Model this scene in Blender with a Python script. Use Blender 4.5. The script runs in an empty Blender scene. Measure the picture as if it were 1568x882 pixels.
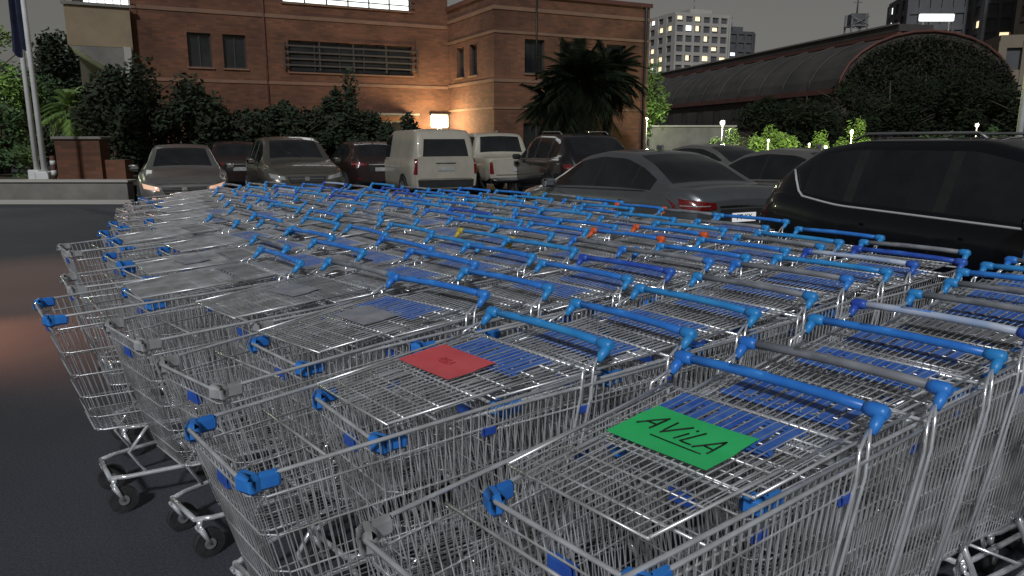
import bpy, math, random
from mathutils import Vector, Matrix
from mathutils.bvhtree import BVHTree
random.seed(7)
R=random.Random(11)
Z=Vector((0,0,1))
sc=bpy.context.scene
sc.view_settings.view_transform='Standard'
sc.view_settings.look='None'
sc.view_settings.exposure=0
# ---------------------------------------------------------------- materials
def mat(name,col,rough=.6,metal=0.,noise=0.,nscale=5.,col2=None,bump=0.,bscale=40.,emit=None,estr=0.,coat=0.,spec=.5,island=False,coord='Object'):
    m=bpy.data.materials.new(name); m.use_nodes=True
    nt=m.node_tree; N=nt.nodes; L=nt.links; b=N['Principled BSDF']
    c=(col[0],col[1],col[2],1)
    b.inputs['Base Color'].default_value=c
    b.inputs['Roughness'].default_value=rough
    b.inputs['Metallic'].default_value=metal
    b.inputs['Coat Weight'].default_value=coat
    b.inputs['Specular IOR Level'].default_value=spec
    tc=N.new('ShaderNodeTexCoord')
    if col2 is not None:
        if island:
            g=N.new('ShaderNodeNewGeometry'); fac=g.outputs['Random Per Island']
        else:
            n=N.new('ShaderNodeTexNoise'); n.inputs['Scale'].default_value=nscale
            n.inputs['Detail'].default_value=2 if nscale>=7 else 5; n.inputs['Roughness'].default_value=.65
            L.new(tc.outputs[coord],n.inputs['Vector'])
            r=N.new('ShaderNodeMapRange'); r.inputs[1].default_value=.35; r.inputs[2].default_value=.65
            L.new(n.outputs['Fac'],r.inputs[0]); fac=r.outputs[0]
        mx=N.new('ShaderNodeMix'); mx.data_type='RGBA'
        mx.inputs[6].default_value=c; mx.inputs[7].default_value=(*col2,1)
        L.new(fac,mx.inputs[0]); L.new(mx.outputs[2],b.inputs['Base Color'])
    if bump>0:
        n2=N.new('ShaderNodeTexNoise'); n2.inputs['Scale'].default_value=bscale; n2.inputs['Detail'].default_value=4
        L.new(tc.outputs[coord],n2.inputs['Vector'])
        bp=N.new('ShaderNodeBump'); bp.inputs['Strength'].default_value=bump; bp.inputs['Distance'].default_value=.02
        L.new(n2.outputs['Fac'],bp.inputs['Height']); L.new(bp.outputs[0],b.inputs['Normal'])
    if emit:
        b.inputs['Emission Color'].default_value=(*emit,1); b.inputs['Emission Strength'].default_value=estr
    return m
M={}
M['wire']=mat('zinc_wire',(.84,.85,.87),.28,.5,col2=(.47,.46,.45),nscale=7)
M['chrome']=mat('chrome_tube',(.92,.94,.97),.18,.55,col2=(.68,.68,.69),nscale=14)
M['blue']=mat('blue_plastic',(.03,.19,.66),.34,0,col2=(.045,.26,.74),nscale=12)
M['blue2']=mat('blue_plastic_worn',(.025,.24,.64),.38,0,col2=(.05,.34,.72),nscale=7)
M['blue3']=mat('blue_plastic_dark',(.03,.08,.46),.4,0,col2=(.04,.15,.56),nscale=12)
M['hgrey']=mat('grey_plastic_handle',(.16,.17,.19),.5,0,col2=(.30,.31,.33),nscale=8)
M['hpale']=mat('faded_blue_handle',(.35,.47,.7),.45,0,col2=(.55,.6,.7),nscale=10)
M['band']=mat('handle_sticker',(.35,.47,.7),.45,0,col2=(.05,.2,.6),nscale=25)
M['nose']=mat('nose_corner_plastic',(.03,.19,.66),.36,0,col2=(.04,.25,.72),nscale=12)
M['seat']=mat('blue_seat_plastic',(.03,.12,.50),.45,0,col2=(.08,.21,.60),nscale=16)
M['tan']=mat('greyed_seat_plastic',(.12,.13,.15),.6,0,col2=(.22,.22,.22),nscale=12)
M['orange']=mat('orange_plastic',(.7,.12,.03),.45)
M['yellow']=mat('yellow_plastic',(.6,.45,.04),.5)
M['black']=mat('black_rubber',(.02,.02,.022),.75,col2=(.04,.04,.04),nscale=30)
M['green_p']=mat('green_label_card',(.03,.60,.16),.5,col2=(.05,.68,.21),nscale=5)
M['red_p']=mat('red_label_card',(.74,.09,.11),.5,col2=(.80,.13,.14),nscale=6)
M['grey_p']=mat('grey_label_card',(.24,.25,.30),.5,col2=(.36,.36,.38),nscale=10)
M['ink']=mat('marker_ink',(.01,.015,.01),.6)
M['inkr']=mat('faded_ink',(.42,.05,.06),.6)
M['glass']=mat('car_glass',(.010,.012,.014),.06,0,spec=.6,col2=(.02,.022,.024),nscale=2)
M['trim']=mat('black_trim',(.015,.015,.016),.5,col2=(.025,.025,.025))
M['chromecar']=mat('car_chrome',(.7,.7,.7),.2,1)
M['tail']=mat('tail_light_red',(.18,.008,.01),.2,coat=1,col2=(.11,.005,.006),nscale=20)
M['head']=mat('headlight_glass',(.4,.4,.4),.12,.3,coat=1)
M['headglow']=mat('headlight_warm_reflection',(.7,.6,.5),.15,0,emit=(1,.42,.18),estr=.5,coat=1)  # emission stands in for warm light reflected around the headlights
M['plate']=mat('number_plate',(.4,.4,.38),.4,col2=(.3,.3,.3),nscale=8)
M['platew']=mat('plate_reflection_glow',(.85,.85,.85),.4,emit=(1,1,1),estr=.3)  # plate is no lamp; emission imitates light it throws back
M['rim']=mat('alloy_rim',(.4,.4,.42),.3,.8)
M['tyre']=mat('tyre',(.02,.02,.02),.8)
M['concrete']=mat('concrete',(.21,.20,.18),.85,col2=(.15,.14,.125),nscale=1.5,bump=.3)
M['bandc']=mat('brick_course',(.23,.125,.08),.85,col2=(.17,.10,.068),nscale=1.5)
M['pale']=mat('pale_render',(.28,.21,.13),.85,col2=(.21,.17,.11),nscale=1.2)
M['dglass']=mat('window_glass_dark',(.012,.013,.015),.12,col2=(.03,.03,.03),nscale=.7)
M['frame']=mat('window_frame',(.04,.038,.035),.5)
M['louv']=mat('louvre_metal',(.09,.078,.07),.5,.3)
M['lit']=mat('lit_window',(.8,.8,.8),.5,emit=(.95,1,.95),estr=1.6)
M['litw']=mat('lit_window_warm',(.8,.7,.5),.5,emit=(1,.78,.46),estr=1.3)
M['litc']=mat('lit_window_cool',(.8,.8,.8),.5,emit=(.75,.88,1),estr=1.4)
M['lamp']=mat('lamp_glow',(1,1,1),.5,emit=(1,.90,.66),estr=7)
M['bark']=mat('bark',(.08,.06,.045),.9,col2=(.05,.04,.03),nscale=6,bump=.6)
M['leafd']=mat('leaf_dark',(.009,.016,.008),.75,col2=(.027,.043,.015),island=True)
M['leafdd']=mat('leaf_very_dark',(.005,.008,.004),.85,col2=(.016,.025,.009),island=True,spec=.2)  # darkened colour stands in for weaker light on far foliage
M['leafm']=mat('leaf_mid',(.03,.065,.022),.7,col2=(.07,.125,.04),island=True)
M['leafy']=mat('leaf_light',(.075,.14,.035),.7,col2=(.16,.25,.055),island=True)
M['steel']=mat('grey_steel',(.3,.3,.3),.45,.6,col2=(.22,.22,.22))
M['white']=mat('white_paint',(.7,.7,.69),.5,col2=(.58,.58,.56),nscale=3)
M['flag']=mat('flag_cloth',(.03,.04,.09),.9,col2=(.02,.025,.05),nscale=4)
M['redf']=mat('red_fascia',(.12,.045,.033),.7,col2=(.08,.033,.025),nscale=1)
M['roof']=mat('corrugated_roof',(.068,.062,.057),.8,.0,col2=(.042,.038,.036),nscale=.6)
M['hallw']=mat('hall_wall',(.065,.052,.043),.9,col2=(.04,.034,.029),nscale=.5)
M['tw']=mat('tower_white',(.42,.40,.36),.8,col2=(.35,.33,.30),nscale=.2)
M['tb']=mat('tower_beige',(.22,.18,.135),.85,col2=(.18,.145,.11),nscale=.2)
M['tg']=mat('tower_grey',(.10,.10,.105),.8,col2=(.075,.075,.08),nscale=.2)
def paint(name,c,metal=.5,rough=.35):
    return mat(name,c,rough,metal,coat=.7,col2=tuple(x*.85 for x in c),nscale=3)
def brickmat():
    m=bpy.data.materials.new('brick_wall'); m.use_nodes=True
    nt=m.node_tree;N=nt.nodes;L=nt.links;b=N['Principled BSDF'];b.inputs['Roughness'].default_value=.9
    tc=N.new('ShaderNodeTexCoord');s=N.new('ShaderNodeSeparateXYZ');L.new(tc.outputs['Object'],s.inputs[0])
    a=N.new('ShaderNodeMath');a.operation='ADD';L.new(s.outputs[0],a.inputs[0]);L.new(s.outputs[1],a.inputs[1])
    c=N.new('ShaderNodeCombineXYZ');L.new(a.outputs[0],c.inputs[0]);L.new(s.outputs[2],c.inputs[1])
    br=N.new('ShaderNodeTexBrick');L.new(c.outputs[0],br.inputs['Vector'])
    br.inputs['Scale'].default_value=1;br.inputs['Brick Width'].default_value=.3;br.inputs['Row Height'].default_value=.1
    br.inputs['Mortar Size'].default_value=.009
    br.inputs['Color1'].default_value=(.20,.078,.040,1);br.inputs['Color2'].default_value=(.125,.052,.029,1);br.inputs['Mortar'].default_value=(.11,.073,.052,1)
    n=N.new('ShaderNodeTexNoise');n.inputs['Scale'].default_value=.6;n.inputs['Detail'].default_value=8;L.new(tc.outputs['Object'],n.inputs['Vector'])
    mr=N.new('ShaderNodeMapRange');mr.inputs[1].default_value=.3;mr.inputs[2].default_value=.7;mr.inputs[3].default_value=.5;mr.inputs[4].default_value=1.15;L.new(n.outputs['Fac'],mr.inputs[0])
    mx=N.new('ShaderNodeMix');mx.data_type='RGBA';mx.blend_type='MULTIPLY';mx.inputs[0].default_value=1
    L.new(br.outputs['Color'],mx.inputs[6]);L.new(mr.outputs[0],mx.inputs[7]);L.new(mx.outputs[2],b.inputs['Base Color'])
    return m
M['brick']=brickmat()
def asphalt():
    m=bpy.data.materials.new('asphalt');m.use_nodes=True
    nt=m.node_tree;N=nt.nodes;L=nt.links;b=N['Principled BSDF']
    tc=N.new('ShaderNodeTexCoord')
    n=N.new('ShaderNodeTexNoise');n.inputs['Scale'].default_value=.35;n.inputs['Detail'].default_value=8;n.inputs['Roughness'].default_value=.6;L.new(tc.outputs['Object'],n.inputs['Vector'])
    f=N.new('ShaderNodeTexNoise');f.inputs['Scale'].default_value=90;f.inputs['Detail'].default_value=3;L.new(tc.outputs['Object'],f.inputs['Vector'])
    cr=N.new('ShaderNodeValToRGB');cr.color_ramp.elements[0].position=.3;cr.color_ramp.elements[0].color=(.040,.042,.053,1)
    cr.color_ramp.elements[1].position=.7;cr.color_ramp.elements[1].color=(.068,.071,.086,1);L.new(n.outputs['Fac'],cr.inputs[0])
    mr=N.new('ShaderNodeMapRange');mr.inputs[1].default_value=.3;mr.inputs[2].default_value=.7;mr.inputs[3].default_value=.65;mr.inputs[4].default_value=1.4;L.new(f.outputs['Fac'],mr.inputs[0])
    mx=N.new('ShaderNodeMix');mx.data_type='RGBA';mx.blend_type='MULTIPLY';mx.inputs[0].default_value=1
    L.new(cr.outputs[0],mx.inputs[6]);L.new(mr.outputs[0],mx.inputs[7]);L.new(mx.outputs[2],b.inputs['Base Color'])
    b.inputs['Roughness'].default_value=.8
    bp=N.new('ShaderNodeBump');bp.inputs['Strength'].default_value=.35;bp.inputs['Distance'].default_value=.01;L.new(f.outputs['Fac'],bp.inputs['Height']);L.new(bp.outputs[0],b.inputs['Normal'])
    return m
M['asphalt']=asphalt()
# ---------------------------------------------------------------- mesh builder
class MB:
    def __init__(s): s.v=[];s.f=[];s.m=[];s.s=[];s.mats=[]
    def mi(s,k):
        if k not in s.mats: s.mats.append(k)
        return s.mats.index(k)
    def face(s,idx,k,sm=False): s.f.append(tuple(idx));s.m.append(s.mi(k));s.s.append(sm)
    def poly(s,pts,k,sm=False):
        b=len(s.v);s.v+= [Vector(p) for p in pts];s.face(range(b,b+len(pts)),k,sm)
    def tube(s,pts,r,k,n=5,cap=True):
        pts=[Vector(p) for p in pts];b=len(s.v);a=None
        rr=r if isinstance(r,(list,tuple)) else [r]*len(pts)
        for i,p in enumerate(pts):
            d=(pts[min(i+1,len(pts)-1)]-pts[max(i-1,0)]).normalized()
            if a is None:
                ref=Z if abs(d.z)<.9 else Vector((1,0,0)); a=d.cross(ref).normalized()
            else: a=(a-d*a.dot(d)).normalized()
            c=d.cross(a)
            for j in range(n):
                t=2*math.pi*j/n; s.v.append(p+(a*math.cos(t)+c*math.sin(t))*rr[i])
        for i in range(len(pts)-1):
            for j in range(n):
                s.face((b+i*n+j,b+i*n+(j+1)%n,b+(i+1)*n+(j+1)%n,b+(i+1)*n+j),k,True)
        if cap:
            s.face([b+j for j in range(n)][::-1],k);s.face([b+(len(pts)-1)*n+j for j in range(n)],k)
    def box(s,c,d,k,rot=None,ch=0.):
        c=Vector(c);hx,hy,hz=d[0]/2,d[1]/2,d[2]/2
        M3=rot if rot else Matrix.Identity(3)
        b=len(s.v)
        if ch<=0:
            for x in(-1,1):
                for y in(-1,1):
                    for z in(-1,1): s.v.append(c+M3@Vector((x*hx,y*hy,z*hz)))
            for q in((0,1,3,2),(4,6,7,5),(0,4,5,1),(2,3,7,6),(0,2,6,4),(1,5,7,3)): s.face([b+i for i in q],k)
        else:
            idx={}
            for x in(-1,1):
                for y in(-1,1):
                    for z in(-1,1):
                        for ax in range(3):
                            p=[x*(hx-ch),y*(hy-ch),z*(hz-ch)]
                            p[ax]=(x*hx,y*hy,z*hz)[ax]
                            idx[(x,y,z,ax)]=len(s.v); s.v.append(c+M3@Vector(p))
            I=lambda x,y,z,a: idx[(x,y,z,a)]
            for q in(-1,1):
                s.face([I(q,-1,-1,0),I(q,1,-1,0),I(q,1,1,0),I(q,-1,1,0)],k)
                s.face([I(-1,q,-1,1),I(1,q,-1,1),I(1,q,1,1),I(-1,q,1,1)],k)
                s.face([I(-1,-1,q,2),I(1,-1,q,2),I(1,1,q,2),I(-1,1,q,2)],k)
            for a in(-1,1):
                for c2 in(-1,1):
                    s.face([I(-1,a,c2,1),I(1,a,c2,1),I(1,a,c2,2),I(-1,a,c2,2)],k,True)
                    s.face([I(a,-1,c2,0),I(a,1,c2,0),I(a,1,c2,2),I(a,-1,c2,2)],k,True)
                    s.face([I(a,c2,-1,0),I(a,c2,1,0),I(a,c2,1,1),I(a,c2,-1,1)],k,True)
            for x in(-1,1):
                for y in(-1,1):
                    for z in(-1,1): s.face([I(x,y,z,0),I(x,y,z,1),I(x,y,z,2)],k,True)
    def cyl(s,c,axis,r,w,k,n=20,k2=None,r2=0):
        c=Vector(c);axis=Vector(axis).normalized()
        s.tube([c-axis*w/2,c+axis*w/2],r,k,n)
        if k2: s.tube([c-axis*(w/2+.006),c+axis*(w/2+.006)],r2,k2,n)
    def mesh(s,name):
        me=bpy.data.meshes.new(name);me.from_pydata([tuple(v) for v in s.v],[],s.f)
        for k in s.mats: me.materials.append(M[k])
        me.polygons.foreach_set('material_index',s.m);me.polygons.foreach_set('use_smooth',s.s);me.update()
        return me
    def obj(s,name,loc=(0,0,0),rz=0,parent=None):
        o=bpy.data.objects.new(name,s.mesh(name));o.location=loc;o.rotation_euler=(0,0,rz)
        sc.collection.objects.link(o)
        if parent: o.parent=parent
        return o
# ---------------------------------------------------------------- ground
g=MB();g.poly([(-500,-200,0),(500,-200,0),(500,900,0),(-500,900,0)],'asphalt');g.obj('asphalt_ground')
pl=MB()
dirc=Vector((-.4,.917,0)).normalized();nrm=Vector((dirc.y,-dirc.x,0))
for i in range(0,4):
    c=Vector((-7.2,20.2,.004))+nrm*(i*2.6+1.3)
    a=c-dirc*2.4;b=c+dirc*2.4
    pl.poly([a-nrm*.05,a+nrm*.05,b+nrm*.05,b-nrm*.05],'white')
for i in range(0,4):
    c=Vector((.2,10.2,.004))+nrm*(i*2.7-.1)
    a=c-dirc*2.4;b=c+dirc*2.4
    pl.poly([a-nrm*.05,a+nrm*.05,b+nrm*.05,b-nrm*.05],'white')
pl.obj('parking_markings')
# ---------------------------------------------------------------- shopping cart
def cart_mesh():
    b=MB()
    wt=lambda x:.205+.07*x; zt=lambda x:.935+.045*x
    wb=lambda x:.155+.06*x
    def P(x,t,sd):
        xb=.13+.8*x; xx=x+(xb-x)*t; w=wt(x)+(wb(x)-wt(x))*t; z=zt(x)+(.41-.05*x-zt(x))*t
        return Vector((xx,sd*w,z))
    for sd in(-1,1):
        n=38
        for i in range(1,n):
            x=i/n*.97; b.tube([P(x,0,sd),P(x,1,sd)],.0022,'wire',4,False)
    nf=15
    for i in range(nf+1):
        y=-1+2*i/nf
        b.tube([(0,y*wt(0),zt(0)),(.13,y*wb(0),.41),(.9,y*wb(.97),.36)],.0022,'wire',4,False)
    for j in range(4):
        x=.3+.17*j; b.tube([(x,-wb(x),.403-.05*x),(x,wb(x),.403-.05*x)],.0025,'wire',4,False)
    for t,r in((0.1,.0034),(.3,.0028),(.5,.0028),(.7,.0028),(.88,.0028),(1,.0045)):
        b.tube([P(.97,t,-1),P(.03,t,-1),P(0,t,-.85)+Vector((-.004,0,0)),P(0,t,.85)+Vector((-.004,0,0)),P(.03,t,1),P(.97,t,1)],r,'wire',4)
    b.tube([P(1.0,0,-1),P(.5,0,-1),P(.04,0,-1),P(0.01,0,-.93),P(-.008,0,-.8),P(-.008,0,.8),P(.01,0,.93),P(.04,0,1),P(.5,0,1),P(1.0,0,1)],.0054,'chrome',7)
    b.tube([P(.99,.0,-1),P(.99,0,1)],.005,'chrome',6)
    for sd in(-1,1): b.tube([P(.985,0,sd),P(.97,1,sd)],.005,'chrome',6)
    g0=.35
    def G(x,y):
        q=(x-.26)/.67; return Vector((x,y*(.185+.055*q),.962+.046*q))
    for i in range(21):
        y=-1+2*i/20; b.tube([G(g0,y),G(.93,y)],.0021,'wire',4,False)
    for x in(g0,.40,.50,.60,.70,.80,.87,.93): b.tube([G(x,-1)-Vector((0,0,.004)),G(x,1)-Vector((0,0,.004))],.0031 if g0<x<.9 else .0042,'wire',4)
    for sd in(-1,1):
        b.tube([G(g0,sd),G(.93,sd)],.004,'wire',5)
    for i in range(11):
        y=-.8+1.6*i/10; b.tube([G(.5,y)-Vector((0,0,.028)),G(.97,y)-Vector((0,0,.02))],.002,'wire',4,False)
    for x in(.5,.62,.74): b.tube([G(x,-.85)-Vector((0,0,.03)),G(x,.85)-Vector((0,0,.03))],.003,'wire',4,False)
    RY=Matrix.Rotation(-.069,3,'Y')
    for j in range(8):
        y=-.147+.042*j; b.box((.835,y,.9995),(.125,.031,.006),'seat',RY,ch=.002)
    for x in(.77,.903): b.box((x,0,.9975+(x-.835)*.069),(.022,.34,.010),'seat',RY,ch=.003)
    for j in range(5):
        b.tube([(.765,-.10+.045*j,1.0002),(.777,-.085+.045*j,1.001),(.765,-.08+.045*j,1.0002)],.0025,'hgrey',4)
    hx,hz=1.035,1.055
    b.tube([(hx,-.262,hz),(hx+.006,-.15,hz+.003),(hx+.008,0,hz+.004),(hx+.006,.15,hz+.003),(hx,.262,hz)],.0128,'blue',10)
    b.tube([(hx+.009,.01,hz+.0046),(hx+.0075,.12,hz+.0042)],.0129,'band',10)
    for sd in(-1,1):
        b.tube([(hx,sd*.235,hz),(hx,sd*.25,hz),(hx-.001,sd*.278,hz-.001),(hx-.001,sd*.290,hz-.001)],[.014,.0185,.0195,.012],'blue2',12)
        b.tube([(hx,sd*.272,hz-.004),(hx-.025,sd*.273,hz-.025),(hx-.04,sd*.273,hz-.042)],[.016,.014,.009],'blue2',8)
        for k,o in enumerate((0,.042)):
            b.tube([(hx-.045-o*.3,sd*.272,hz-.03),(hx-.07-o,sd*.283,hz-.055),(.955-o,sd*.286,.93),(.91-o,sd*.262,.66),(.87-o,sd*.228,.38)],.0043,'chrome',7)
        b.tube([(.85,sd*.225,.39),(.9,sd*.25,.28),(.95,sd*.262,.19),(.8,sd*.245,.165),(.22,sd*.15,.165),(.16,sd*.12,.165)],.0105,'chrome',8)
        b.tube([(.3,sd*.16,.17),(.24,sd*.158,.28),(.34,sd*.158,.40)],.008,'chrome',8)
        for (x,y) in((.17,.14),(.93,.255)):
            b.cyl((x+.03,sd*y,.06),(0,1,0),.06,.026,'black',18,'tan',.022)
            b.tube([(x,sd*y,.165),(x,sd*y,.13)],.012,'chrome',8)
            for q in(-.019,.019): b.tube([(x-.005,sd*y+q,.135),(x+.03,sd*y+q,.06)],[.012,.007],'chrome',5)
    b.tube([(.16,-.12,.165),(.16,.12,.165)],.0105,'chrome',8)
    b.tube([(.9,-.24,.2),(.9,.24,.2)],.006,'chrome',6)
    for sd in(-1,1):
        b.box((.008,sd*.188,.922),(.036,.062,.05),'nose',Matrix.Rotation(-sd*.35,3,'Z'),ch=.012)
        b.box((.045,sd*.205,.924),(.055,.022,.042),'nose',Matrix.Rotation(sd*.07,3,'Z'),ch=.008)
        p=P(.62,.12,sd); b.box(p,(.045,.012,.026),'blue3',ch=.004)
    b.box((.02,0,.86),(.02,.07,.035),'blue3',ch=.004)
    b.tube([(.2,-.21,.92),(.2,.21,.92)],.004,'wire',5)
    return b
cb=cart_mesh(); base=cb.mesh('shopping_cart'); slots=list(cb.mats)
def variant(sw):
    me=base.copy()
    for a,c in sw.items(): me.materials[slots.index(a)]=M[c]
    return me
V=[variant({'band':'blue'}),variant({'blue':'blue2','band':'blue2'}),variant({'blue':'hgrey','band':'hgrey'}),variant({'blue':'blue3','blue2':'blue3','band':'blue3'}),
   base,variant({'blue':'hpale','blue2':'blue3','nose':'wire'}),variant({'blue':'blue2','band':'blue2','seat':'tan','nose':'wire'}),
   variant({'blue':'blue','blue2':'orange','band':'hgrey','seat':'tan'}),variant({'band':'blue','seat':'tan'}),
   variant({'blue':'hgrey','band':'hgrey','seat':'tan','nose':'wire'}),variant({'blue':'blue2','blue2':'yellow'}),
   variant({'blue':'trim','band':'trim','blue2':'blue3'}),variant({'band':'blue','blue2':'blue','nose':'wire'}),variant({'blue':'hgrey','band':'hgrey','blue2':'blue'})]
A=Vector((.77,.64,0)).normalized();B=Vector((-A.y,A.x,0));ang=math.atan2(A.y,A.x)
rows=[(.94,.58,4.55),(1.68,.50,4.6),(2.30,.62,4.75),(2.97,.58,4.9),(3.6,.42,5.0),(4.22,.60,5.1),(4.86,.95,5.2),(5.5,.8,5.25),(6.12,1.15,5.2),
      (6.75,1.35,5.1),(7.4,1.55,4.9),(8.03,1.7,4.7),(8.66,1.9,4.4),(9.3,2.2,3.9),(.24,2.35,4.4)]
STROKES=[[(0,0),(.022,.062),(.036,0)],[(.006,.02),(.034,.022)],[(.046,.06),(.062,.002),(.082,.064)],[(.098,.038),(.098,.002)],[(.0985,.055),(.0985,.0605)],
   [(.116,.062),(.113,.003),(.138,.005)],[(.146,0),(.168,.06),(.184,-.002)],[(.155,.02),(.18,.018)]]
def label(cart,mk,x,y,rz,w=.275,d=.19,text=0,ink='ink'):
    mb=MB();n=8
    def zc(u,v): return .0012*math.sin(u*30+v*11)+.003*(abs(v)/(w/2))**3*(1 if u>0 else .3)
    def pt(i,j):
        u=(i/n-.5)*d;v=(j/n-.5)*w
        return Vector((u,v,zc(u,v)))
    for i in range(n):
        for j in range(n):
            mb.poly([pt(i,j),pt(i+1,j),pt(i+1,j+1),pt(i,j+1)],mk,True)
    zz=.962+.046*(x-.26)/.67+.007
    o=mb.obj('label_card',(x,y,zz),rz,cart);o.rotation_euler=(0,-.069,rz)
    if text:
        ub=MB();s_=text
        def T(p): 
            a=(p[0]+p[1]*.3-.1)*s_;t=(p[1]-.022)*s_-a*.06
            return Vector((t,-a,zc(t,-a)+.0012))
        for st in STROKES:
            q=[]
            for p0,p1 in zip(st,st[1:]):
                for k in range(4): q.append(T((p0[0]+(p1[0]-p0[0])*k/4,p0[1]+(p1[1]-p0[1])*k/4)))
            q.append(T(st[-1]));ub.tube(q,.0025*(1 if ink=='ink' else .5),ink,4)
        ub.tube([T((.06+.02*k,-.018+.001*k)) for k in range(7)],.002,ink,4)
        ub.obj('label_writing',parent=o)
    return o
for ri,(bb,a0,a1) in enumerate(rows):
    ri+=1
    a=a0;k=0;ph=R.uniform(-.03,.03) if ri>2 else 0
    while a+1.03<=a1:
        lat=R.gauss(0,.02) if k else 0; yaw=R.gauss(ph,.03)
        if ri>=3 and R.random()<.2: yaw+=R.uniform(-.08,.08)
        p=A*a+B*(bb+lat)
        if k==0: vi={1:12,2:1,3:12,4:9,5:8,6:9}.get(ri,R.choice([0,2,9])); yaw=0 if ri<3 else yaw
        elif k==1 and ri==1: vi=13; yaw=.01
        elif ri==1 and k==2: vi=0
        else: vi=R.choices(range(14),[6,5,3.2,3,2.5,1.4,2.4,.35,3,3,.3,.5,3,1.5])[0]
        o=bpy.data.objects.new('shopping_cart',V[vi]);sc.collection.objects.link(o)
        o.location=(p.x,p.y,0);o.rotation_euler=(0,R.gauss(0,.005),ang+yaw)
        if k==0:
            if ri==1: label(o,'green_p',.695,.01,.0,text=1.12)
            if ri==2: label(o,'red_p',.69,.05,.0,w=.26,d=.17,text=.35,ink='inkr')
            if ri==3: label(o,'grey_p',.68,.0,-.12,w=.22,d=.15)
            if ri==4: label(o,'grey_p',.70,.0,.1,w=.2,d=.14)
            if ri==6: label(o,'grey_p',.60,.0,.1,w=.2,d=.14)
        elif R.random()<.04:
            label(o,R.choice(['grey_p','red_p','seat']),.46,R.uniform(-.05,.05),R.uniform(-.2,.2),w=.18,d=.13)
        a+=(.27 if (ri==1 and k==0) else max(.22,R.gauss(.325,.045)));k+=1
        if ri>2 and R.random()<.07: a+=.2
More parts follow.
